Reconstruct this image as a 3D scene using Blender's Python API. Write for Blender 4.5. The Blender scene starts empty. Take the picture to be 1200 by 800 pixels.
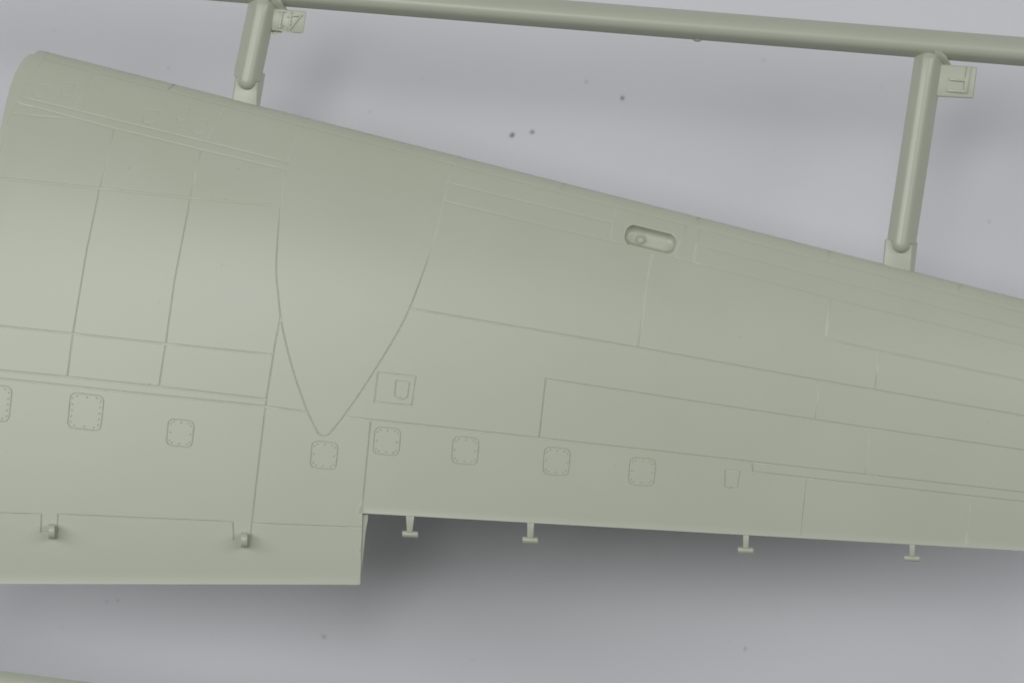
import bpy, bmesh, math, random
import numpy as np
from mathutils import Vector, Matrix
from mathutils.geometry import delaunay_2d_cdt

random.seed(4)
scene = bpy.context.scene
COL = scene.collection

# ------------------------------------------------------------------ scale
S = 0.0002            # metres per unit on the parting plane of the kit part (photo is 24 cm wide)
LENS = 100.0
D = 0.24 * LENS / 36  # camera height over the parting plane
HP = 0.075            # parting plane above the paper

# ------------------------------------------------------------------ camera
cam_d = bpy.data.cameras.new("camera")
cam_d.lens = LENS
cam_d.sensor_width = 36
cam_d.clip_start = 0.02
cam_d.clip_end = 20
cam = bpy.data.objects.new("camera", cam_d)
COL.objects.link(cam)
cam.location = (0, 0, HP + D)
cam_d.dof.use_dof = True
cam_d.dof.focus_distance = D - 0.004
cam_d.dof.aperture_fstop = 10.5
scene.camera = cam

# ------------------------------------------------------------------ world + lamps
world = bpy.data.worlds.new("World")
scene.world = world
world.use_nodes = True
wb = world.node_tree.nodes["Background"]
wb.inputs[0].default_value = (0.93, 0.95, 1.0, 1)
wb.inputs[1].default_value = 0.025


def softbox(name, loc, target, sx, sy, watts, color):
    ld = bpy.data.lights.new(name, 'AREA')
    ld.shape = 'RECTANGLE'
    ld.size, ld.size_y = sx, sy
    ld.energy = watts
    ld.color = color
    o = bpy.data.objects.new(name, ld)
    COL.objects.link(o)
    o.location = loc
    d = Vector(target) - Vector(loc)
    o.rotation_euler = d.to_track_quat('-Z', 'Y').to_euler()
    return o


softbox("softbox_overhead", (-0.16, 0.15, 1.25), (0, 0, 0.07), 0.50, 0.18, 2.8, (1.0, 0.985, 0.96))
softbox("softbox_left", (-1.00, 0.36, 1.27), (0, -0.15, 0.07), 0.50, 1.45, 9.1, (0.975, 0.985, 1.0))
softbox("softbox_right", (1.06, 0.36, 1.27), (0, -0.15, 0.07), 0.50, 1.45, 8.1, (0.975, 0.985, 1.0))

scene.view_settings.view_transform = 'Standard'
scene.view_settings.look = 'None'
scene.view_settings.exposure = 0.10
scene.view_settings.gamma = 1
scene.render.film_transparent = False
scene.cycles.filter_width = 1.7
scene.cycles.max_bounces = 8


# ------------------------------------------------------------------ materials
def plastic(name="grey_green_styrene"):
    m = bpy.data.materials.new(name)
    m.use_nodes = True
    nt = m.node_tree
    b = nt.nodes["Principled BSDF"]
    tc = nt.nodes.new('ShaderNodeTexCoord')
    n1 = nt.nodes.new('ShaderNodeTexNoise')
    n1.inputs['Scale'].default_value = 45
    n1.inputs['Detail'].default_value = 4
    ramp = nt.nodes.new('ShaderNodeValToRGB')
    ramp.color_ramp.elements[0].position = 0.3
    ramp.color_ramp.elements[1].position = 0.7
    ramp.color_ramp.elements[0].color = (0.484, 0.522, 0.414, 1)
    ramp.color_ramp.elements[1].color = (0.502, 0.538, 0.436, 1)
    nt.links.new(tc.outputs['Object'], n1.inputs['Vector'])
    nt.links.new(n1.outputs['Fac'], ramp.inputs['Fac'])
    nt.links.new(ramp.outputs['Color'], b.inputs['Base Color'])
    n2 = nt.nodes.new('ShaderNodeTexNoise')
    n2.inputs['Scale'].default_value = 2600
    n2.inputs['Detail'].default_value = 3
    nt.links.new(tc.outputs['Object'], n2.inputs['Vector'])
    bp = nt.nodes.new('ShaderNodeBump')
    bp.inputs['Strength'].default_value = 0.10
    bp.inputs['Distance'].default_value = 0.00006
    nt.links.new(n2.outputs['Fac'], bp.inputs['Height'])
    nt.links.new(bp.outputs['Normal'], b.inputs['Normal'])
    mr = nt.nodes.new('ShaderNodeMapRange')
    mr.inputs['To Min'].default_value = 0.33
    mr.inputs['To Max'].default_value = 0.36
    nt.links.new(n1.outputs['Fac'], mr.inputs['Value'])
    nt.links.new(mr.outputs['Result'], b.inputs['Roughness'])
    b.inputs['IOR'].default_value = 1.55
    return m


def paper():
    m = bpy.data.materials.new("white_background_paper")
    m.use_nodes = True
    nt = m.node_tree
    b = nt.nodes["Principled BSDF"]
    tc = nt.nodes.new('ShaderNodeTexCoord')
    n1 = nt.nodes.new('ShaderNodeTexNoise')
    n1.inputs['Scale'].default_value = 18
    n1.inputs['Detail'].default_value = 6
    ramp = nt.nodes.new('ShaderNodeValToRGB')
    ramp.color_ramp.elements[0].position = 0.3
    ramp.color_ramp.elements[1].position = 0.7
    ramp.color_ramp.elements[0].color = (0.715, 0.715, 0.752, 1)
    ramp.color_ramp.elements[1].color = (0.728, 0.735, 0.765, 1)
    nt.links.new(tc.outputs['Object'], n1.inputs['Vector'])
    nt.links.new(n1.outputs['Fac'], ramp.inputs['Fac'])
    nt.links.new(ramp.outputs['Color'], b.inputs['Base Color'])
    n2 = nt.nodes.new('ShaderNodeTexNoise')
    n2.inputs['Scale'].default_value = 900
    n2.inputs['Detail'].default_value = 5
    nt.links.new(tc.outputs['Object'], n2.inputs['Vector'])
    bp = nt.nodes.new('ShaderNodeBump')
    bp.inputs['Strength'].default_value = 0.25
    bp.inputs['Distance'].default_value = 0.0001
    nt.links.new(n2.outputs['Fac'], bp.inputs['Height'])
    nt.links.new(bp.outputs['Normal'], b.inputs['Normal'])
    b.inputs['Roughness'].default_value = 0.85
    b.inputs['Specular IOR Level'].default_value = 0.2
    return m


def speck_mat(name, c):
    m = bpy.data.materials.new(name)
    m.use_nodes = True
    b = m.node_tree.nodes["Principled BSDF"]
    b.inputs['Base Color'].default_value = (c, c * .96, c * .92, 1)
    b.inputs['Roughness'].default_value = 0.9
    return m


PL, PA, SP, DU = plastic(), paper(), speck_mat("dark_lint", 0.17), speck_mat("grey_dust", 0.36)


# ------------------------------------------------------------------ helpers
def P(px, py, z=0.0):
    """plan coordinates (units of S, y down) and height z (same units) over the parting plane -> metres"""
    k = (D - z * S) / D
    return Vector(((px - 600) * S * k, (400 - py) * S * k, HP + z * S))


def link(o, parent=None):
    COL.objects.link(o)
    if parent is not None:
        o.parent = parent
    return o


def mesh_obj(name, verts, faces, mat=PL, parent=None, smooth=True, normals=None, angle=None):
    me = bpy.data.meshes.new(name)
    me.from_pydata([tuple(v) for v in verts], [], faces)
    me.materials.append(mat)
    me.polygons.foreach_set('use_smooth', [smooth] * len(me.polygons))
    me.update()
    if normals is not None:
        me.normals_split_custom_set_from_vertices([tuple(n) for n in normals])
    elif angle is not None:
        me.set_sharp_from_angle(angle=math.radians(angle))
    return link(bpy.data.objects.new(name, me), parent)


def bm_obj(name, bm, mat=PL, parent=None, angle=35):
    bmesh.ops.recalc_face_normals(bm, faces=bm.faces)
    me = bpy.data.meshes.new(name)
    bm.to_mesh(me)
    bm.free()
    me.materials.append(mat)
    me.polygons.foreach_set('use_smooth', [True] * len(me.polygons))
    me.set_sharp_from_angle(angle=math.radians(angle))
    return link(bpy.data.objects.new(name, me), parent)


def prism(bm, poly, z0, z1, bevel=0.0, seg=2, draft=0.0):
    """extruded polygon given in plan units; optional rounded edges and draft"""
    cx = sum(p[0] for p in poly) / len(poly)
    cy = sum(p[1] for p in poly) / len(poly)
    bot = []
    for x, y in poly:
        l = math.hypot(x - cx, y - cy) or 1
        bot.append(bm.verts.new(P(x + (x - cx) / l * draft, y + (y - cy) / l * draft, z0)))
    top = [bm.verts.new(P(x, y, z1)) for x, y in poly]
    n = len(poly)
    fs = [bm.faces.new(top), bm.faces.new(list(reversed(bot)))]
    for i in range(n):
        j = (i + 1) % n
        fs.append(bm.faces.new((bot[i], bot[j], top[j], top[i])))
    if bevel:
        es = set()
        for f in fs:
            es.update(f.edges)
        bmesh.ops.bevel(bm, geom=list(es), offset=bevel * S, segments=seg, profile=0.5, affect='EDGES')


def sweep(bm, path, profile, cap0=True, cap1=True, scales=None):
    """path: list of plan points (px,py,z); profile: list of (offset, height); swept along the path"""
    rings = []
    n = len(path)
    for i, (x, y, z) in enumerate(path):
        a = path[max(i - 1, 0)]
        b = path[min(i + 1, n - 1)]
        dx, dy = b[0] - a[0], b[1] - a[1]
        l = math.hypot(dx, dy)
        nx, ny = -dy / l, dx / l
        s = scales[i] if scales else 1
        rings.append([bm.verts.new(P(x + nx * o * s, y + ny * o * s, z + h * s)) for o, h in profile])
    m = len(profile)
    for r0, r1 in zip(rings, rings[1:]):
        for k in range(m):
            q = (k + 1) % m
            bm.faces.new((r0[k], r0[q], r1[q], r1[k]))
    if cap0:
        bm.faces.new(rings[0])
    if cap1:
        bm.faces.new(list(reversed(rings[-1])))


def runner_profile(w, top, rtop, low):
    """rounded crown on slanted flanks, like a moulded runner; half width w, crown radius rtop"""
    pts = []
    a0 = math.radians(28)
    for k in range(15):
        a = a0 + (math.pi - 2 * a0) * k / 14
        pts.append((rtop * math.cos(a), top - rtop + rtop * math.sin(a)))
    pts.append((-w + 0.6, 2.2))
    pts.append((-w, 0.6))
    pts.append((-w, -0.8))
    for k in range(7):
        a = math.pi + math.pi * k / 6
        pts.append(((w - 1) * math.cos(a), -1.5 + (low) * math.sin(a)))
    pts.append((w, -0.8))
    pts.append((w, 0.6))
    pts.append((w - 0.6, 2.2))
    return pts


# ------------------------------------------------------------------ setting: paper
N = 40
pv, pf = [], []
ext = 1.6
for j in range(N + 1):
    for i in range(N + 1):
        x = -ext + 2 * ext * i / N
        y = -ext + 2 * ext * j / N
        pv.append((x, y, 0.0))
for j in range(N):
    for i in range(N):
        a = j * (N + 1) + i
        pf.append((a, a + 1, a + N + 2, a + N + 1))
bg = mesh_obj("background_paper", pv, pf, PA)
bg['kind'] = "structure"

# ------------------------------------------------------------------ the thing
kit = bpy.data.objects.new("model_kit_wing", None)
kit.empty_display_size = 0.02
link(kit)
kit['label'] = "grey-green plastic model aircraft wing half with engraved panel lines, still on its moulding frame"
kit['category'] = "model kit"

# ------------------------------------------------------------------ wing surface
XR = 1325


def yle(x):
    return 59.3 + 0.2532 * (x - 48)


def ytev(x):
    return 690.0 - 0.05 * (x - 425) if x > 425 else 690.0


ROOT = [(48, 58.8), (44, 60), (40, 63.4), (35, 63.4), (28, 69), (22, 78), (17, 88), (12, 102), (8, 117), (4.5, 132),
        (1, 150), (-4, 175), (-14, 230), (-30, 320), (-48, 420), (-66, 530), (-78, 610), (-88, 683.4)]
OUT = [(x, yle(x)) for x in range(48, XR, 40)] + [(XR, yle(XR))]
TE_R = [(XR, 601.0 + 0.0568 * (XR - 425)), (425, 601.0)]
TE_L = [(422, 684.8)]
OUTLINE = OUT + [(XR + 6, yle(XR) + 20), (XR + 8, 540), (XR + 6, 640)] + \
    [(x, 601.0 + 0.0568 * (x - 425)) for x in range(XR, 425, -60)] + [(424.7, 601.0)] + \
    [(423.3, 643), (422, 684.8), (300, 684.5), (150, 684), (0, 683.6)] + ROOT[::-1][:-1]

Rpts = np.array(ROOT, float)


def seg_dist(px, py, pts, closed=False):
    best = 1e9
    n = len(pts)
    for i in range(n - (0 if closed else 1)):
        ax, ay = pts[i]
        bx, by = pts[(i + 1) % n]
        dx, dy = bx - ax, by - ay
        t = ((px - ax) * dx + (py - ay) * dy) / (dx * dx + dy * dy + 1e-12)
        t = min(1, max(0, t))
        d = math.hypot(px - ax - t * dx, py - ay - t * dy)
        if d < best:
            best = d
    return best


def te_dist(px, py):
    """distance to the trailing edge lines"""
    if px < 423:
        return max(0.0, 684.3 - py)
    return max(0.0, (601.0 + 0.0568 * (px - 425)) - py)


# chordwise section: slope of the skin in degrees, towards the leading edge positive
SEC_T = [0.0, 0.05, 0.12, 0.20, 0.30, 0.42, 0.55, 0.75, 0.95, 1.05]
SEC_A = [18.0, 16.0, 13.5, 10.5, 6.5, 3.0, 1.2, 0.2, -1.6, -2.0]
_u = np.linspace(0, 1.02, 1500)
_t = _u ** 2
_sl = np.tan(np.radians(np.interp(_t, SEC_T, SEC_A)))
_dz = _sl * 2 * _u + 0.183 * np.exp(-_t / 0.016)          # dz/du, the second term rounds the nose
_z = np.concatenate([[0], np.cumsum((_dz[1:] + _dz[:-1]) / 2 * np.diff(_u))])


def section(t):
    return float(np.interp(math.sqrt(max(0.0, t)), _u, _z))


def zbase(px, py):
    """underside of the shell"""
    yl, yt = yle(px), ytev(px)
    t = min(1.0, max(0.0, (py - yl) / (yt - yl)))
    s = t * t * (3 - 2 * t)
    return -4.0 + (section(1.0) * (yt - yl) - 3.0) * s


def zs(px, py):
    yl, yt = yle(px), ytev(px)
    c = yt - yl
    t = (py - yl) / c
    z = 3.0 + c * section(min(1.0, max(0.0, t)))
    if px < 120:
        d = seg_dist(px, py, ROOT)
        w = 26.0
        if d < w:
            q = 1 - d / w
            z -= 3.0 * q ** 2.2 * min(1.0, z / 30.0 + 0.35)
    if py > 540:
        d = te_dist(px, py)
        w = 13.0 if px < 424 else 9.0
        if d < w:
            q = 1 - d / w
            z += TE_LIP * q * q
    return z


TE_LIP = 0.55


def nrm(px, py):
    e = 0.4
    dx = (zs(px + e, py) - zs(px - e, py)) / (2 * e)
    y0 = max(py - e, yle(px) + 0.02)
    dy = (zs(px, py + e) - zs(px, y0)) / (py + e - y0)
    n = Vector((-dx, dy, 1.0))
    return n.normalized()


# ------------------------------------------------------------------ engraved lines: (points, closed, width, depth)
L = []


def line(pts, w=1.7, d=1.0, closed=False):
    ym = sum(p[1] - yle(p[0]) for p in pts) / len(pts)
    L.append((pts, closed, w * 1.35 + (0.3 if ym > 150 else 0.9), d * 1.4))


def lin(p, q, x):
    return (x, p[1] + (q[1] - p[1]) * (x - p[0]) / (q[0] - p[0]))


def smooth_pts(pts, n=4):
    out = []
    m = len(pts)
    for i in range(m - 1):
        p0 = pts[max(i - 1, 0)]
        p1, p2 = pts[i], pts[i + 1]
        p3 = pts[min(i + 2, m - 1)]
        for k in range(n):
            t = k / n
            out.append(tuple(0.5 * ((2 * b) + (-a + c) * t + (2 * a - 5 * b + 4 * c - d) * t * t +
                                    (-a + 3 * b - 3 * c + d) * t ** 3) for a, b, c, d in zip(p0, p1, p2, p3)))
    out.append(pts[-1])
    return out


W, DP = 1.75, 1.0
# leading edge strip and its joints
A0, A1 = (51, 69.3), (1200, 366)
line([A0, lin(A0, A1, XR + 20)], 1.1, 0.55)
for a, b in (((206, 97), (196, 107.2)), ((663.5, 212), (656.5, 226)), ((821, 252), (813.5, 266.5)),
             ((975, 292), (967.5, 306)), ((1128, 331), (1120.5, 345.5)), ((1290, 370), (1282, 387))):
    line([(a[0] - .4, yle(a[0] - .4) + 0.5), b], 0.9, 0.85)
# root rib
line(smooth_pts([(56, 58), (54, 64), (48, 73), (41, 84), (31.6, 98), (22.7, 116), (13.8, 131), (8, 146), (4.8, 160),
                 (0, 178), (-10, 225), (-25, 310), (-43, 420), (-61, 530), (-73, 610), (-84, 690)], 3), 1.5, 0.9)
# double spanwise lines near the leading edge
line([(25.5, 114.5), (85, 129), (240, 166.5), (339, 191)], 1.5, 0.9)
line([(20.5, 121), (134, 151), (236, 176), (336.5, 199.8)], 1.5, 0.9)
line([(14.5, 133.5), (81.5, 140)], 1.5, 0.9)
line([(110, 86), (86, 129)], 1.1, 0.6)
line([(263, 126), (241, 166.5)], 1.1, 0.6)
line([(134, 151), (122.5, 200), (116.8, 221), (102, 292), (85.5, 391), (79, 441.6)], 1.6, 0.9)
line([(236, 176), (229.8, 200), (223.2, 232), (205, 327), (194.3, 402.5), (186.3, 453)], 1.6, 0.9)
line([(-12, 207.8), (0, 209), (117, 221), (223, 232), (329, 241.3)], W, DP)
line([(-45, 377.5), (0, 382), (86, 391), (194, 402.7), (319, 415.5)], W, DP)
line([(-52, 429), (0, 434), (79, 441.6), (186, 453), (312, 467.8)], 1.9, 1.1)
line([(-53, 438), (0, 443.6), (150, 459.5), (311, 476), (361, 483)], 1.9, 1.1)
# nacelle outline
NAC = [(361.5, 135), (354.5, 150), (344, 173), (336.5, 199), (329, 241), (324.7, 292), (324, 320), (326, 344), (329, 370),
       (335, 402), (346, 442), (360, 481), (371, 504), (375, 509), (379.5, 511), (384.5, 509.6), (390, 504),
       (402.5, 488), (425, 456), (460, 400), (480, 361.5), (500, 308), (510.5, 277), (520.5, 236), (526, 210), (531, 194),
       (540, 181)]
line(smooth_pts(NAC, 4), 1.7, 1.0)
# rib left of the nacelle
line([(329, 370), (323, 400), (312, 470), (300, 570), (295.2, 613)], W, DP)
# flap line with the two hinge pockets
line([(-75, 597.5), (0, 601), (48.4, 602.2), (48, 622.6), (58, 624)], 1.5, 1.0)
line([(66.8, 624), (68.4, 602.4), (272.8, 611.3), (274, 632.3), (284, 633.8)], 1.5, 1.0)
line([(293.4, 632), (295.2, 613), (423.5, 618)], 1.7, 1.0)
# rear spar line right of the nacelle
SP0 = [(402.5, 488), (434, 491.8), (520, 500.8), (631.5, 513.2), (765, 528), (900, 543.3), (1200, 577.2)]
SP0.append(lin(SP0[-2], SP0[-1], XR + 20))
line(SP0, 1.9, 1.1)
line([(434.5, 494), (424.0, 601)], W, DP)
# panels behind the leading edge strip
line([(525.5, 214.8), (719.3, 262)], 1.4, 0.9)
line([(519.5, 235.8), (600, 255.4), (715, 282.6), (737, 287.3)], 1.4, 0.9)
line([(782, 299.6), (811.5, 307.8), (900, 329.5), (974, 349.2), (1115, 384), (1200, 405), (XR + 20, 479)], 1.2, 0.7)
line([(722, 244), (715, 282.6)], 1.2, 0.7)
line([(805, 265), (790, 300.8)], 1.2, 0.7)
line([(820.3, 268), (812.3, 307.8)], 1.3, 0.8)
line([(819, 287.5), (900, 308.5), (980, 329), (1087, 356), (1200, 384.5), (XR + 20, 464)], 1.2, 0.7)
line([(764, 298), (757, 343), (747.5, 405.6)], 1.5, 0.9)
T0 = [(480.5, 361.5), (600, 382), (746, 407), (900, 435), (1027, 457.3), (1200, 487.4)]
T0.append(lin(T0[-2], T0[-1], XR + 20))
line(T0, W, DP)
line([(631.8, 513.2), (639.8, 444), (900, 483.5), (1017, 501.2), (1200, 527.6), (XR + 20, 574)], W, DP)
line([(973.6, 349.5), (967, 396.6), (1030, 411), (1200, 446), (XR + 20, 512)], 1.4, 0.9)
line([(1030, 411), (1025.3, 456.6)], 1.0, 0.45)
line([(960, 446.2), (955, 491)], 0.5, 0.3)
line([(1019.5, 501.6), (1013.5, 556)], 0.5, 0.3)
line([(881.8, 541.5), (882, 552.7), (1200, 588), (XR + 20, 622)], 1.7, 1.0)
line([(945.3, 560), (938.4, 627)], 0.9, 0.8)
line([(1138, 581), (1131.5, 640)], 0.5, 0.3)
# rectangular frame and shield doors
FRAME = [(443.2, 436.3), (487.4, 441), (482.8, 475.2), (438.6, 470.8)]
line(FRAME, 1.5, 0.9, True)


def shield(tl, tr, br, tip, bl, w=1.4, d=0.9):
    pts = [tl, tr, br, tip, bl]
    line(pts, w, d, True)
    return pts


SHIELDS = [
    shield((464.5, 446.3), (480.2, 447.9), (477.8, 465.4), (470.3, 469.0), (462.5, 463.2)),
    shield((850.2, 550.6), (866.9, 551.8), (864.8, 570.6), (857, 573.4), (849.2, 570.2), 1.3, 0.8),
    shield((44.7, 99.2), (55.7, 100.6), (52, 112.6), (43.6, 116), (40, 112), 0.9, 0.5),
    shield((76.3, 96.9), (88.7, 98.1), (84.2, 112), (76.3, 113.8), (72.2, 111), 0.9, 0.5),
    shield((172, 128.8), (187.3, 130.4), (182, 144), (173.5, 145.8), (167.7, 143), 0.9, 0.5),
    shield((211.5, 125.8), (223.4, 127.1), (218.6, 140.8), (210.8, 142.6), (206.8, 140), 0.9, 0.5),
    shield((231, 140.1), (244.8, 142), (239.4, 156.2), (231, 158.2), (225.2, 155), 0.9, 0.5),
]
RIVETS = [(469.5, 466.0), (857, 571), (44, 113.4), (76, 111.6), (173.6, 143.4), (210.6, 140), (231.2, 155.8)]


def hatch(cx, cy, u, v, r, nv, nh):
    """rounded square hatch: u, v are full edge vectors"""
    ux, uy = u
    vx, vy = v
    pts = []
    lu, lv = math.hypot(*u), math.hypot(*v)
    for (su, sv, a0) in ((1, -1, -90), (1, 1, 0), (-1, 1, 90), (-1, -1, 180)):
        for k in range(6):
            a = math.radians(a0 + 90 * k / 5)
            a_u = su * (0.5 - r / lu) + math.cos(a) * r / lu
            a_v = sv * (0.5 - r / lv) + math.sin(a) * r / lv
            pts.append((cx + ux * a_u + vx * a_v, cy + uy * a_u + vy * a_v))
    line(pts, 1.35, 0.8, True)
    iu, iv = 0.5 - 3.3 / lu, 0.5 - 3.3 / lv

    def rv(a, b):
        RIVETS.append((cx + ux * a + vx * b, cy + uy * a + vy * b))
    for s in (-1, 1):
        for k in range(nv):
            f = k / (nv - 1) * 2 - 1
            rv(s * iu, f * iv * 0.80)
        for k in range(nh):
            f = k / (nh - 1) * 2 - 1
            rv(f * iu * 0.72, s * iv)
    return pts


HATCHES = [
    hatch(-7, 472, (39, 4.6), (-4.3, 41), 7, 5, 3),
    hatch(100.6, 482.6, (39, 4.8), (-4.3, 41), 7, 5, 3),
    hatch(211.4, 507.6, (30.2, 3.2), (-3, 31), 6.5, 3, 3),
    hatch(380.0, 533.6, (30.4, 2.6), (-2.6, 31.5), 6.5, 3, 3),
    hatch(453.6, 517.2, (30.4, 2.6), (-2.7, 31.5), 6.5, 3, 3),
    hatch(545.4, 528.2, (30.2, 2.6), (-2.7, 31.5), 6.5, 3, 3),
    hatch(652.4, 540.8, (30.2, 2.8), (-2.7, 31.8), 6.5, 3, 3),
    hatch(752.6, 553.0, (30.2, 2.6), (-2.7, 31.8), 6.5, 3, 3),
]

# landing light recess outline (rounded rectangle on a 14 degree slant)
RC, RA = (762.2, 280.2), math.radians(13.8)


def rrect(hw, hh, r, c=RC, ang=RA, n=11):
    pts = []
    for (su, sv, a0) in ((1, -1, -90), (1, 1, 0), (-1, 1, 90), (-1, -1, 180)):
        for k in range(n):
            a = math.radians(a0 + 90 * k / (n - 1))
            x = su * (hw - r) + math.cos(a) * r
            y = sv * (hh - r) + math.sin(a) * r
            pts.append((c[0] + x * math.cos(ang) - y * math.sin(ang), c[1] + x * math.sin(ang) + y * math.cos(ang)))
    return pts


RECESS = rrect(31.8, 12.9, 10.5)


def crisp(px, py):
    """0 on the rounded front of the section, 1 aft of it"""
    t = (py - yle(px)) / (ytev(px) - yle(px))
    if py - yle(px) < 12.5:
        return 0.5
    q = min(1.0, max(0.0, (t - (0.15 + 0.12 * min(1.0, max(0.0, (px - 400) / 350)))) / 0.13))
    return q * q * (3 - 2 * q)


# ------------------------------------------------------------------ planar arrangement of the panels
def strip_quads(pts, closed, w):
    n = len(pts)
    h = w / 2
    offs = []
    for i in range(n):
        if closed:
            a, b, c = pts[i - 1], pts[i], pts[(i + 1) % n]
        else:
            a, b, c = pts[max(i - 1, 0)], pts[i], pts[min(i + 1, n - 1)]
        d1 = Vector((b[0] - a[0], b[1] - a[1]))
        d2 = Vector((c[0] - b[0], c[1] - b[1]))
        if d1.length < 1e-6:
            d1 = d2
        if d2.length < 1e-6:
            d2 = d1
        d1.normalize()
        d2.normalize()
        n1 = Vector((-d1.y, d1.x))
        n2 = Vector((-d2.y, d2.x))
        m = (n1 + n2)
        if m.length < 1e-3:
            m = n1
        m.normalize()
        k = h / max(0.5, m.dot(n1))
        offs.append((m.x * k, m.y * k))
    quads = []
    for i in range(n if closed else n - 1):
        j = (i + 1) % n
        p, q = pts[i], pts[j]
        o, r = offs[i], offs[j]
        quads.append([(p[0] + o[0], p[1] + o[1]), (q[0] + r[0], q[1] + r[1]),
                      (q[0] - r[0], q[1] - r[1]), (p[0] - o[0], p[1] - o[1])])
    return quads


def in_poly(x, y, poly):
    c = False
    n = len(poly)
    j = n - 1
    for i in range(n):
        xi, yi = poly[i]
        xj, yj = poly[j]
        if (yi > y) != (yj > y) and x < (xj - xi) * (y - yi) / (yj - yi) + xi:
            c = not c
        j = i
    return c


verts2, edges2 = [], []


def add_loop(pts):
    b = len(verts2)
    verts2.extend(Vector(p) for p in pts)
    n = len(pts)
    edges2.extend((b + i, b + (i + 1) % n) for i in range(n))


add_loop(OUTLINE)
add_loop(RECESS)
allq = []    # (quad, depth, bbox)
for pts, closed, w, d in L:
    # subdivide long segments so that the groove follows the curved skin
    q = []
    n = len(pts)
    for i in range(n if closed else n - 1):
        a, b = pts[i], pts[(i + 1) % n]
        l = math.hypot(b[0] - a[0], b[1] - a[1])
        k = max(1, int(l / 18))
        for s in range(k):
            q.append((a[0] + (b[0] - a[0]) * s / k, a[1] + (b[1] - a[1]) * s / k))
    if not closed:
        q.append(pts[-1])
    sq = strip_quads(q, closed, w)
    for s in sq:
        xs = [p[0] for p in s]
        ys = [p[1] for p in s]
        allq.append((s, d, min(xs), max(xs), min(ys), max(ys)))
    if closed:
        add_loop([s[0] for s in sq])
        add_loop([s[3] for s in sq])
    else:
        add_loop([s[0] for s in sq] + [sq[-1][1], sq[-1][2]] + [s[3] for s in reversed(sq)])
for rx, ry in RIVETS:
    r = 1.5
    pts = [(rx + r * math.cos(k * math.pi / 4 + .2), ry + r * math.sin(k * math.pi / 4 + .2)) for k in range(8)]
    add_loop(pts)
    allq.append((pts, 1.2, rx - r, rx + r, ry - r, ry + r))

# support points for the curved skin
outp = OUTLINE
groove_pts = []


def far_enough(x, y):
    return in_poly(x, y, outp)


def add_pt(x, y):
    if far_enough(x, y):
        verts2.append(Vector((x, y)))


rng = random.Random(7)
for off in (0.5, 1.3, 2.6, 4.5, 7.0, 10.0, 17.0, 21.5):
    x = 50.0
    while x < XR:
        add_pt(x + rng.uniform(-1, 1), yle(x) + off)
        x += 6 + off * 0.25
y = 62.0
row = 0
while y < 692:
    x = -92.0 + (4.5 if row % 2 else 0)
    while x < XR + 6:
        if y > yle(x) + 25:
            add_pt(x + rng.uniform(-.6, .6), y + rng.uniform(-.6, .6))
        x += 9.0
    y += 8.0
    row += 1
for off in (1.5, 4, 7, 10):
    for k in range(80):
        x = -84 + k * 6.4
        if x < 420:
            add_pt(x, 684 - off)
    x = 428
    while x < XR:
        add_pt(x, 601 + 0.0568 * (x - 425) - off)
        x += 8
for i in range(len(ROOT) - 1):
    a, b = Vector(ROOT[i]), Vector(ROOT[i + 1])
    l = (b - a).length
    k = max(1, int(l / 6))
    t = (b - a).normalized()
    nn = Vector((-t.y, t.x))
    for s in range(k):
        p = a.lerp(b, (s + .5) / k)
        for off in (2, 5, 9, 14, 20):
            for sg in (1, -1):
                add_pt(p.x + nn.x * off * sg, p.y + nn.y * off * sg)

res = delaunay_2d_cdt(verts2, edges2, [], 0, 1e-4)
V2 = [tuple(v) for v in res[0]]
F2 = [tuple(f) for f in res[2]]
print("cdt", len(V2), len(F2))

# classify triangles with a coarse bin grid
BIN = 16
bins = {}
for qi, (s, d, x0, x1, y0, y1) in enumerate(allq):
    for bx in range(int(x0 // BIN), int(x1 // BIN) + 1):
        for by in range(int(y0 // BIN), int(y1 // BIN) + 1):
            bins.setdefault((bx, by), []).append(qi)
cls = []
for f in F2:
    cx = sum(V2[i][0] for i in f) / 3
    cy = sum(V2[i][1] for i in f) / 3
    if not in_poly(cx, cy, OUTLINE):
        cls.append(-1)
        continue
    if in_poly(cx, cy, RECESS):
        cls.append(-2)
        continue
    dep = 0
    for qi in bins.get((int(cx // BIN), int(cy // BIN)), ()):
        s, d = allq[qi][0], allq[qi][1]
        if d > dep and in_poly(cx, cy, s):
            dep = d
    cls.append(dep)
edge_map = {}
for fi, f in enumerate(F2):
    for k in range(3):
        e = (f[k], f[(k + 1) % 3])
        edge_map.setdefault((min(e), max(e)), []).append(fi)
comp = [-1] * len(F2)
comps = []
for fi in range(len(F2)):
    if cls[fi] != 0 or comp[fi] >= 0:
        continue
    stack = [fi]
    comp[fi] = len(comps)
    members = []
    while stack:
        g = stack.pop()
        members.append(g)
        f = F2[g]
        for k in range(3):
            e = (min(f[k], f[(k + 1) % 3]), max(f[k], f[(k + 1) % 3]))
            for o in edge_map[e]:
                if cls[o] == 0 and comp[o] < 0:
                    comp[o] = comp[fi]
                    stack.append(o)
    comps.append(members)

ZC = {}


def zc(i):
    if i not in ZC:
        x, y = V2[i]
        ZC[i] = (zs(x, y), nrm(x, y))
    return ZC[i]


def ccw(f):
    a, b, c = (V2[i] for i in f)
    # y points down in plan units: reverse so that faces look up in world space
    s = (b[0] - a[0]) * (c[1] - a[1]) - (b[1] - a[1]) * (c[0] - a[0])
    return f if s < 0 else (f[0], f[2], f[1])


# groove floors + outer wall + underside: the wing body
BASE = -4.0
wv, wf, wn = [], [], []
loc = {}


def wvert(key, p, n):
    if key not in loc:
        loc[key] = len(wv)
        wv.append(p)
        wn.append(n)
    return loc[key]


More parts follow.
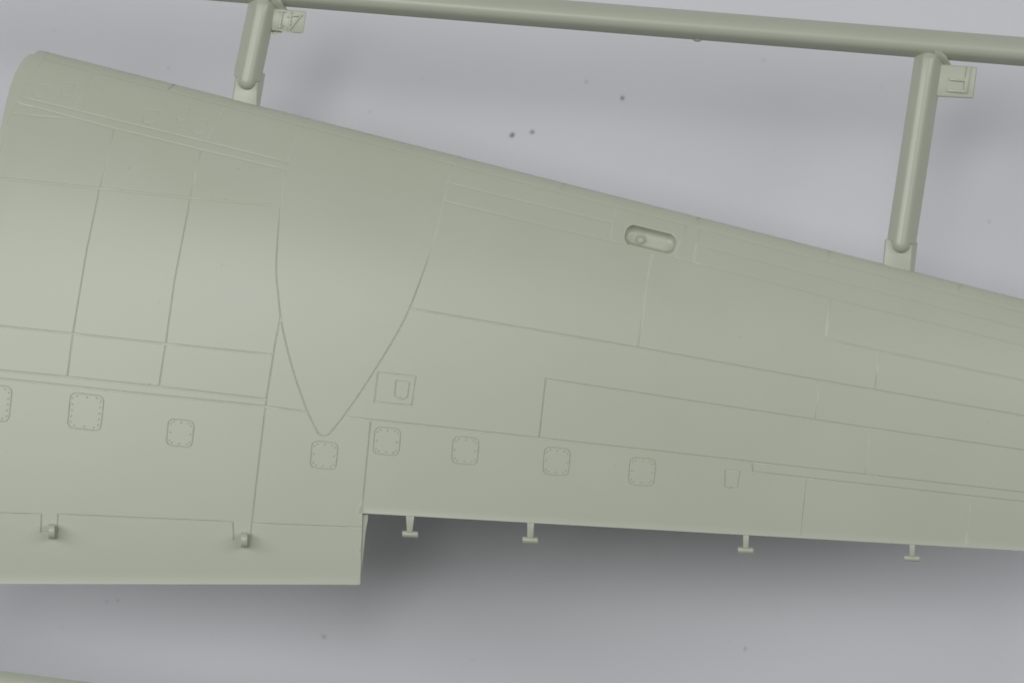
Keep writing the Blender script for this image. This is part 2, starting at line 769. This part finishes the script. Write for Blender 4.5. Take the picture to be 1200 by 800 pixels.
small = []
for ci, mem in enumerate(comps):
    area = 0
    for g in mem:
        a, b, c = (V2[i] for i in F2[g])
        area += abs((b[0] - a[0]) * (c[1] - a[1]) - (b[1] - a[1]) * (c[0] - a[0])) / 2
    small.append(area < 6)
for fi, f in enumerate(F2):
    sliver = cls[fi] == 0 and small[comp[fi]]
    if cls[fi] > 0 or sliver:
        d0 = cls[fi] if cls[fi] > 0 else 0.0
        ids = []
        for i in ccw(f):
            z, n = zc(i)
            cq = crisp(*V2[i])
            d = min(d0, 0.29 + (max(d0, 0.29) - 0.29) * cq)
            ids.append(wvert((i, round(d, 2)), P(V2[i][0], V2[i][1], z - d), n))
        wf.append(tuple(ids))
# outer wall and underside from the outline
und = []
for fi, f in enumerate(F2):
    if cls[fi] == -1:
        continue
    ids = []
    for i in reversed(ccw(f)):
        ids.append(wvert((i, 'b'), P(V2[i][0], V2[i][1], zbase(*V2[i])), Vector((0, 0, -1))))
    wf.append(tuple(ids))
for e, fs in edge_map.items():
    inside = [g for g in fs if cls[g] != -1]
    if len(inside) == 1:
        f = ccw(F2[inside[0]])
        for k in range(3):
            a, b = f[k], f[(k + 1) % 3]
            if (min(a, b), max(a, b)) == e:
                dx, dy = V2[b][0] - V2[a][0], V2[b][1] - V2[a][1]
                l = math.hypot(dx, dy) or 1
                n = Vector((-dy / l, -dx / l, 0))
                # outward in world axes (plan y is flipped)
                za, zb = zc(a)[0], zc(b)[0]
                ids = [wvert((a, b, 0), P(*V2[a], za - .02), n), wvert((a, b, 1), P(*V2[a], zbase(*V2[a])), n),
                       wvert((a, b, 2), P(*V2[b], zbase(*V2[b])), n), wvert((a, b, 3), P(*V2[b], zb - .02), n)]
                wf.append(tuple(ids))
wing = mesh_obj("wing", wv, wf, PL, kit)
me = wing.data

# panels
SH = [(0.0, 0.0, 0.0), (0.30, 0.10, 0.34), (0.60, 0.42, 0.68), (0.85, 1.9, 1.0)]   # (outwards, down, how far the normal leans)


SHG = [(0.0, 0.0, 0.14), (0.40, 0.08, 0.23), (0.90, 0.20, 0.24), (1.30, 0.30, 0.22)]


def comp_name(cx, cy, area):
    for h in HATCHES:
        if in_poly(cx, cy, h):
            return "access_hatch"
    for h in SHIELDS:
        if in_poly(cx, cy, h):
            return "lock_cover"
    if in_poly(cx, cy, FRAME):
        return "service_door"
    if in_poly(cx, cy, NAC[1:-1]) and area > 20000:
        return "nacelle_panel"
    if cy > 610 and cx < 424:
        return "flap"
    if cy < lin(A0, A1, cx)[1]:
        return "leading_edge_strip"
    return "skin_panel"


for ci, mem in enumerate(comps):
    if small[ci]:
        continue
    vmap, pvv, pff, pnn = {}, [], [], []
    area = sx = sy = 0
    bed = {}
    for g in mem:
        f = ccw(F2[g])
        a, b, c = (V2[i] for i in f)
        ar = abs((b[0] - a[0]) * (c[1] - a[1]) - (b[1] - a[1]) * (c[0] - a[0])) / 2
        area += ar
        sx += ar * (a[0] + b[0] + c[0]) / 3
        sy += ar * (a[1] + b[1] + c[1]) / 3
        for i in f:
            if i not in vmap:
                z, n = zc(i)
                vmap[i] = len(pvv)
                pvv.append(P(V2[i][0], V2[i][1], z))
                pnn.append(n)
        pff.append(tuple(vmap[i] for i in f))
        for k in range(3):
            a_, b_ = f[k], f[(k + 1) % 3]
            oth = [o for o in edge_map[(min(a_, b_), max(a_, b_))] if o != g]
            if not oth or comp[oth[0]] != ci:
                bed[(a_, b_)] = oth[0] if oth else None
    rimdep = {}
    for (a_, b_), o in bed.items():
        if o is not None and cls[o] > 0:
            for v_ in (a_, b_):
                rimdep[v_] = max(rimdep.get(v_, 0), cls[o])
    # outward directions at rim vertices (plan units)
    outd = {}
    for (a_, b_), o in bed.items():
        dx, dy = V2[b_][0] - V2[a_][0], V2[b_][1] - V2[a_][1]
        l = math.hypot(dx, dy) or 1
        on = (-dy / l, dx / l)
        # faces are clockwise in plan space (y down): outside lies to the ... flip if it points into the face
        for v_ in (a_, b_):
            q = outd.setdefault(v_, [0, 0])
            q[0] += on[0]
            q[1] += on[1]
    # sign test with one edge
    (a_, b_), _ = next(iter(bed.items()))
    g = [h for h in edge_map[(min(a_, b_), max(a_, b_))] if comp[h] == ci][0]
    third = [i for i in F2[g] if i not in (a_, b_)][0]
    dx, dy = V2[b_][0] - V2[a_][0], V2[b_][1] - V2[a_][1]
    sgn = 1 if (-dy * (V2[third][0] - V2[a_][0]) + dx * (V2[third][1] - V2[a_][1])) < 0 else -1
    rim = {}
    for v_, (qx, qy) in outd.items():
        l = math.hypot(qx, qy) or 1
        ox, oy = sgn * qx / l, sgn * qy / l
        z, n = zc(v_)
        ids = []
        cq = crisp(*V2[v_]) * min(1.0, max(0.0, (rimdep.get(v_, 1.0) - 0.75) / 0.4))
        for (s1, s2) in zip(SH, SHG):
            o_, dn, lean = (cq * p_ + (1 - cq) * q_ for p_, q_ in zip(s1, s2))
            x_, y_ = V2[v_]
            ids.append(len(pvv))
            pvv.append(P(x_ + ox * o_, y_ + oy * o_, z - dn))
            pnn.append((n * (1 - lean) + Vector((ox, -oy, 0.12)) * lean).normalized())
        rim[v_] = ids
    for (a_, b_), o in bed.items():
        if o is not None and cls[o] == -1 or o is None:
            # outer edge of the wing: small straight lip instead of a rounded rim
            pass
        ra, rb = rim[a_], rim[b_]
        outer = (o is None or cls[o] == -1)
        if outer:
            continue
        for k in range(len(SH) - 1):
            pff.append((ra[k], ra[k + 1], rb[k + 1], rb[k]))
    cx, cy = sx / area, sy / area
    mesh_obj(comp_name(cx, cy, area), pvv, pff, PL, wing, normals=pnn)

# ------------------------------------------------------------------ landing light recess
RD = 12.0
prof_r = [(0.0, 0.0), (0.35, 0.2), (0.9, 0.9), (1.7, 3.0), (2.6, 6.0), (3.6, 9.0), (4.8, 11.0), (6.4, 11.8), (8.0, 12.0)]
rv_, rf_ = [], []
rings = []
for (ins, dn) in prof_r:
    pts = rrect(31.8 - ins, 12.9 - ins, max(2.0, 10.5 - ins * .8), (RC[0] - .3 * ins * .25, RC[1] + .3 * ins))
    base = len(rv_)
    for k, (x, y) in enumerate(pts):
        x0, y0 = RECESS[k]
        # the light falls away from the local skin, floor follows the skin gently
        rv_.append(P(x, y, zs(x0, y0) * (1 - min(1, dn / RD)) + (zs(*RC) + (zs(x0, y0) - zs(*RC)) * .4) * min(1, dn / RD) - dn))
    rings.append([base + k for k in range(len(pts))])
for r0, r1 in zip(rings, rings[1:]):
    m = len(r0)
    for k in range(m):
        q = (k + 1) % m
        rf_.append((r0[k], r1[k], r1[q], r0[q]))
rf_.append(tuple(rings[-1]))
bm = bmesh.new()
vs = [bm.verts.new(v) for v in rv_]
for f in rf_:
    bm.faces.new([vs[i] for i in f])
o = bm_obj("landing_light_recess", bm, PL, wing, angle=80)
# make sure the bowl faces up
if sum(p.normal.z for p in o.data.polygons) < 0:
    o.data.flip_normals()
# lamp dome
bm = bmesh.new()
zf = zs(*RC) - RD
lx, ly = 751.0, 281.8
rn = []
for k, (r, h) in enumerate(((7.4, -0.3), (6.3, .5), (5.2, 1.9), (4.6, 3.4), (3.6, 4.8), (2.2, 5.7), (0.9, 6.1))):
    rn.append([bm.verts.new(P(lx + r * math.cos(a * math.pi / 10), ly + r * math.sin(a * math.pi / 10), zf + h)) for a in range(20)])
for r0, r1 in zip(rn, rn[1:]):
    for k in range(20):
        q = (k + 1) % 20
        bm.faces.new((r0[k], r0[q], r1[q], r1[k]))
bm.faces.new(rn[-1])
bm_obj("lamp_dome", bm, PL, wing, angle=80)

# ------------------------------------------------------------------ trailing edge hinge tabs
def hinge(cx, y0, y1, wtop, wbot, bx0, bx1, by0, by1, tilt):
    bm = bmesh.new()
    zt = zs(cx, y0 - 1)
    z1, z0 = zt - 1.2, zt - 9
    zb_ = zt - 5.2
    t = tilt
    prism(bm, [(cx - wtop / 2, y0 - 4), (cx + wtop / 2, y0 - 4), (cx + wtop / 2 - .4, y0 + 3), (cx + wbot / 2 + t, by0 + 1.5),
               (cx - wbot / 2 + t, by0 + 1.5), (cx - wtop / 2 + .4, y0 + 3)], z0, z1, 0.5, 2)
    # cross bar: horizontal cylinder
    r = (by1 - by0) / 2
    yc = (by0 + by1) / 2
    n = 18
    sl = 0.06
    ringsb = []
    for (x, s) in ((bx0, .72), (bx0 + .5, .93), (bx0 + 1.2, 1), (bx1 - 1.2, 1), (bx1 - .5, .93), (bx1, .72)):
        yy = yc + (x - (bx0 + bx1) / 2) * sl
        ringsb.append([bm.verts.new(P(x, yy + r * s * math.cos(a * 2 * math.pi / n), zb_ + r * s * math.sin(a * 2 * math.pi / n)))
                       for a in range(n)])
    for r0, r1 in zip(ringsb, ringsb[1:]):
        for k in range(n):
            q = (k + 1) % n
            bm.faces.new((r0[k], r0[q], r1[q], r1[k]))
    bm.faces.new(ringsb[0])
    bm.faces.new(list(reversed(ringsb[-1])))
    bm_obj("hinge_tab", bm, PL, wing, angle=45)


hinge(480.6, 604, 622, 10, 6.4, 471.2, 490.0, 621.8, 629.4, -.6)
hinge(621.8, 612, 629, 8.6, 7.2, 612.2, 630.6, 628.7, 636.4, -.4)
hinge(874.2, 627, 641, 7.4, 6.4, 864.6, 883.2, 640.8, 648.2, -.2)
hinge(1069, 638, 651, 7.2, 6.0, 1059.4, 1078.2, 650.4, 657.6, -.2)


# flap knuckles standing on the skin
def knuckle(cx, cy, w=7.4, ln=17.5, h=21):
    bm = bmesh.new()
    zb = zs(cx, cy) - 2.5
    n = 14
    prof = []
    for k in range(n + 1):
        a = math.pi * k / n
        prof.append((-math.cos(a) * ln / 2, h - ln / 2 * .82 + math.sin(a) * ln / 2 * .82))
    prof = [(-ln / 2 + 3.0, 0)] + prof + [(ln / 2 - 1.5, 0)]
    L0 = [bm.verts.new(P(cx - w / 2, cy + a, zb + b)) for a, b in prof]
    R0 = [bm.verts.new(P(cx + w / 2, cy + a, zb + b)) for a, b in prof]
    fs = [bm.faces.new(L0), bm.faces.new(list(reversed(R0)))]
    for k in range(len(prof)):
        q = (k + 1) % len(prof)
        bm.faces.new((L0[k], R0[k], R0[q], L0[q]))
    bmesh.ops.bevel(bm, geom=list(set(fs[0].edges) | set(fs[1].edges)), offset=.7 * S, segments=2, profile=.5, affect='EDGES')
    bm_obj("flap_knuckle", bm, PL, wing, angle=40)


knuckle(60.4, 622.2)
knuckle(286.2, 632.2)

# end rib below the notch beside the flap
bm = bmesh.new()
prism(bm, [(420, 602), (431.4, 602), (430.9, 609), (428.4, 622), (426.6, 640), (424.8, 658), (423.2, 672), (420, 674)],
      zs(424, 640) - 24, zs(424, 640) - 6, 0.4, 1, 1.0)
bm_obj("end_rib", bm, PL, wing, angle=40)

# ------------------------------------------------------------------ runners
bm = bmesh.new()
prof = runner_profile(17.0, 17, 12.5, 10)


def rail_y(x):
    return 44.8 + 0.0808 * (x - 1000)


path = [(x, rail_y(x), 0) for x in range(-260, 1371, 70)]
sweep(bm, path, prof)
bm_obj("runner", bm, PL, kit, angle=50)
# little blob on the lower side of the runner
bm = bmesh.new()
bmesh.ops.create_icosphere(bm, subdivisions=3, radius=1.0)
bmesh.ops.transform(bm, matrix=Matrix.Translation(P(817.5, 45.2, -2)) @ Matrix.Diagonal((6.2 * S, 4.2 * S, 5 * S, 1)), verts=bm.verts)
bm_obj("moulding_nub", bm, PL, kit, angle=180)
# rail at the lower left and the two end rails out of the picture
bm = bmesh.new()
sweep(bm, [(x, 802.5 + 0.128 * x, 0) for x in range(-300, 1351, 75)], prof)
bm_obj("runner", bm, PL, kit, angle=50)
for x0, y0_, x1, y1_ in ((-150, -40, -265, 765), (1398, 83, 1335, 966)):
    bm = bmesh.new()
    sweep(bm, [(x0 + (x1 - x0) * k / 8, y0_ + (y1_ - y0_) * k / 8, 0) for k in range(9)], prof)
    bm_obj("runner", bm, PL, kit, angle=50)


def shaft_profile(w, top, rtop):
    return runner_profile(w, top, rtop, 9)


def gate(top, bot, w, plate):
    """shaft from the runner towards the wing, ending as a rounded nose on a flat plate"""
    tx, ty = top
    bx, by = bot
    dx, dy = bx - tx, by - ty
    l = math.hypot(dx, dy)
    ux, uy = dx / l, dy / l
    bm = bmesh.new()
    # shaft with a rounded upper end
    pth, sc = [], []
    for k in range(7):
        a = math.pi / 2 * k / 6
        pth.append((tx - ux * 11 * (math.cos(a)) , ty - uy * 11 * (math.cos(a)), 0))
        sc.append(max(.12, math.sin(a)))
    for k in range(1, 9):
        pth.append((tx + dx * k / 8, ty + dy * k / 8, 0))
        sc.append(1)
    sweep(bm, pth, shaft_profile(w, 16.5, 11.0), scales=sc)
    o = bm_obj("gate", bm, PL, kit, angle=50)
    # rounded nose
    bm = bmesh.new()
    n = 20
    R = 10.8
    nx, ny = -uy, ux
    rg = []
    for j in range(10):
        b = math.pi / 2 * max(0, j - 1) / 8
        ring = []
        for k in range(n + 1):
            a = math.pi * k / n
            ring.append(bm.verts.new(P(bx + ux * (-2.5 if j == 0 else 1.6) + ux * R * math.sin(b) + nx * R * math.cos(a) * math.cos(b),
                                       by + uy * (-2.5 if j == 0 else 1.6) + uy * R * math.sin(b) + ny * R * math.cos(a) * math.cos(b),
                                       5.6 + R * math.sin(a) * math.cos(b))))
        rg.append(ring)
    for r0, r1 in zip(rg, rg[1:]):
        for k in range(n):
            bm.faces.new((r0[k], r0[k + 1], r1[k + 1], r1[k]))
    bmesh.ops.remove_doubles(bm, verts=bm.verts, dist=1e-7)
    bm_obj("nose", bm, PL, o, angle=180)
    # plate with a slanted flank on its right side
    bm = bmesh.new()
    (a0, a1, b1, b0), fl = plate
    zt = 5.4
    tp = [bm.verts.new(P(x, y, zt)) for x, y in (a0, a1, b1, b0)]
    lo = [bm.verts.new(P(x, y, -6)) for x, y in ((a0[0] - 1.5, a0[1]), (a1[0] + fl[0], a1[1]), (b1[0] + fl[1], b1[1] + 3), (b0[0] - 1.2, b0[1] + 3))]
    bm.faces.new(tp)
    bm.faces.new(list(reversed(lo)))
    for k in range(4):
        q = (k + 1) % 4
        bm.faces.new((lo[k], lo[q], tp[q], tp[k]))
    bmesh.ops.bevel(bm, geom=list(bm.edges), offset=1.1 * S, segments=3, profile=.5, affect='EDGES')
    bm_obj("gate_plate", bm, PL, o, angle=50)
    return o


gate((307.5, 7), (289.5, 93), 16.6, (((278.2, 84), (301.6, 86), (300.6, 126), (271.8, 121)), (10.0, 3.5)))
gate((1088.6, 70), (1056.4, 284), 17.2, (((1038.6, 280), (1069, 284), (1066.2, 324), (1034.6, 318)), (7.0, 4.5)))


# fillet fins beside the gate heads
def fin(dx, dy):
    bm = bmesh.new()
    apex = P(1099.5 + dx, 49 + dy, 15.5)
    base = []
    for (x, y, z) in ((1084, 66, 2), (1090, 60, 12.5), (1096, 60, 15), (1103, 64, 14.5), (1109.5, 71, 10), (1114.8, 76.5, 3), (1112, 79, -3), (1098, 80, -4)):
        base.append(bm.verts.new(P(x + dx, y + dy, z)))
    a = bm.verts.new(apex)
    for k in range(len(base)):
        bm.faces.new((base[k], base[(k + 1) % len(base)], a))
    bm.faces.new(list(reversed(base)))
    bm_obj("fillet", bm, PL, kit, angle=60)


fin(0, 0)
fin(-777.5, -63.5)


def stroke(bm, x0, y0, x1, y1, w, z0, z1, bev=.55):
    dx, dy = x1 - x0, y1 - y0
    l = math.hypot(dx, dy)
    nx, ny = -dy / l * w / 2, dx / l * w / 2
    ex, ey = dx / l * w / 2, dy / l * w / 2
    prism(bm, [(x0 + nx - ex, y0 + ny - ey), (x1 + nx + ex, y1 + ny + ey), (x1 - nx + ex, y1 - ny + ey), (x0 - nx - ex, y0 - ny - ey)],
          z0, z1, bev, 2)


# right tab with the raised letter F (moulded upside down)
bm = bmesh.new()
prism(bm, [(1098, 75.2), (1145.2, 78.8), (1140.6, 115.8), (1096, 113.4)], -4.5, 3.6, 2.0, 4)
tab = bm_obj("letter_tab", bm, PL, kit, angle=40)
bm = bmesh.new()
stroke(bm, 1135.6, 80.6, 1131.8, 106.6, 4.4, 2.2, 6.2)
bm_obj("raised_letter", bm, PL, tab, angle=40)
fl = [o for o in COL.objects if o.name.startswith("raised_letter")][0]
# bars of the same letter joined into its mesh
bm = bmesh.new()
bm.from_mesh(fl.data)
stroke(bm, 1115.2, 92.8, 1133.0, 94.4, 3.8, 2.2, 6.0)
stroke(bm, 1112.4, 105.9, 1131.2, 107.6, 3.8, 2.2, 6.05)
bm.to_mesh(fl.data)
bm.free()
fl.data.polygons.foreach_set('use_smooth', [True] * len(fl.data.polygons))
fl.data.set_sharp_from_angle(angle=math.radians(40))

# left tab with the raised digits 41 (moulded upside down)
bm = bmesh.new()
prism(bm, [(319, 10.2), (359.2, 13.6), (355.6, 38.4), (351, 39.4), (331, 37.2), (318, 36.2)], -4.5, 3.6, 1.2, 3)
tab = bm_obj("number_tab", bm, PL, kit, angle=40)
bm = bmesh.new()
stroke(bm, 341.4, 14.2, 338.6, 34.0, 2.1, 2.2, 5.9)
stroke(bm, 352.6, 18.4, 339.2, 34.4, 2.1, 2.2, 5.8)
stroke(bm, 336.8, 19.6, 353.2, 18.2, 2.1, 2.2, 5.7)
bm_obj("raised_digit", bm, PL, tab, angle=40)
bm = bmesh.new()
stroke(bm, 330.8, 14.0, 327.6, 32.6, 2.1, 2.2, 5.9)
stroke(bm, 327.0, 13.6, 334.0, 14.2, 1.7, 2.2, 5.7)
stroke(bm, 331.0, 30.2, 327.8, 33.0, 1.6, 2.2, 5.8)
bm_obj("raised_digit", bm, PL, tab, angle=40)
# ejector stub under the number tab
bm = bmesh.new()
rn = []
for (r, z) in ((3.5, -26), (5.6, -24.5), (6.4, -22), (6.6, -4)):
    rn.append([bm.verts.new(P(324.6 + r * math.cos(a * math.pi / 10), 36.2 + r * math.sin(a * math.pi / 10), z)) for a in range(20)])
for r0, r1 in zip(rn, rn[1:]):
    for k in range(20):
        q = (k + 1) % 20
        bm.faces.new((r0[k], r0[q], r1[q], r1[k]))
bm.faces.new(rn[0])
bm.faces.new(rn[-1])
bm_obj("ejector_stub", bm, PL, kit, angle=40)

# ------------------------------------------------------------------ lint and specks on the paper
KP = (D + HP) / D


def paper_pt(px, py, z=0.0):
    k = KP
    return Vector(((px - 600) * S * k, (400 - py) * S * k, z))


def speck(name, px, py, rx, ry, ang, seed, label, cat):
    r = random.Random(seed)
    bm = bmesh.new()
    bmesh.ops.create_icosphere(bm, subdivisions=2, radius=1)
    for v in bm.verts:
        v.co *= 1 + r.uniform(-.25, .25)
    M = Matrix.Translation(paper_pt(px, py, min(rx, ry) * S * .5)) @ Matrix.Rotation(math.radians(ang), 4, 'Z') @ \
        Matrix.Diagonal((rx * S, ry * S, min(rx, ry) * S * .6, 1))
    bmesh.ops.transform(bm, matrix=M, verts=bm.verts)
    o = bm_obj(name, bm, SP, None, angle=60)
    o['label'] = label
    o['category'] = cat
    return o


speck("lint_speck", 600, 158.5, 3.4, 2.3, 50, 1, "darkest fluff speck on the pale backdrop above the wing, larger of a close pair", "lint speck")
speck("lint_speck", 623.5, 154.8, 2.3, 2.0, 10, 2, "small dark speck just right of the largest fluff speck above the wing", "lint speck")
speck("lint_speck", 729.5, 115.2, 2.5, 1.7, 60, 3, "lone faint grey speck on the backdrop between the two gates, below the runner", "lint speck")
speck("lint_fibre", 379.5, 745.2, 3.0, .8, -28, 4, "short dark fibre on the backdrop below the end of the flap", "lint fibre")
speck("lint_speck", 873, 759.6, 1.3, 1.2, 0, 5, "tiny black dot on the light backdrop near the bottom edge, right of centre", "lint speck")
# the rest of the fine dust is uncountable
r = random.Random(11)
bm = bmesh.new()
spots = [(495, 92, 1.3), (433, 131, 1.2), (687, 96, 1.5), (198, 80, 1.2), (63, 36, 1.3), (1033, 103, 1.0), (895, 71, 1.2), (1159, 260, 1.6),
         (125, 704, 1.3), (138, 703, 1.3), (72, 734, 1.0), (554, 773, 1.0), (679, 648, .9), (1031, 670, .9), (910, 709, .8), (249, 745, .8),
         (763, 634, .9), (772, 647, .8), (854, 751, .8)]
for _ in range(70):
    spots.append((r.uniform(0, 1200), r.choice((r.uniform(0, 330), r.uniform(640, 800))), r.uniform(.3, .6)))
for (x, y, q) in spots:
    M = Matrix.Translation(paper_pt(x, y, q * S * .25)) @ Matrix.Rotation(r.uniform(0, 3), 4, 'Z') @ Matrix.Diagonal((q * S * r.uniform(.7, 1.6), q * S * .7, q * S * .4, 1))
    bmesh.ops.create_icosphere(bm, subdivisions=1, radius=1, matrix=M)
dust = bm_obj("dust", bm, DU, None, angle=180)
dust['kind'] = "stuff"
dust['label'] = "fine dark dust scattered thinly over the pale paper"

# specks lying on the skin and on one gate
bm = bmesh.new()
for (x, y, q) in [(84, 225, .8), (260, 311, .8), (186, 354, .8), (279, 198, 1.0), (175, 449.6, 1.1), (123, 457.4, .9), (9, 529, .7), (151, 197, .9),
                  (721, 544, .9), (867, 394.5, .9), (1158, 496, .7), (357, 443, .6), (300, 520, .5), (640, 590, .5), (930, 470, .5), (92, 660, .6)]:
    M = Matrix.Translation(P(x, y, zs(x, y) + .1)) @ Matrix.Rotation(r.uniform(0, 3), 4, 'Z') @ Matrix.Diagonal((q * S * r.uniform(.6, 1.1), q * S * .5, q * S * .25, 1))
    bmesh.ops.create_icosphere(bm, subdivisions=1, radius=1, matrix=M)
d2 = bm_obj("dust", bm, DU, None, angle=180)
d2['kind'] = "stuff"
d2['label'] = "tiny dust grains lying on the grey-green wing skin"
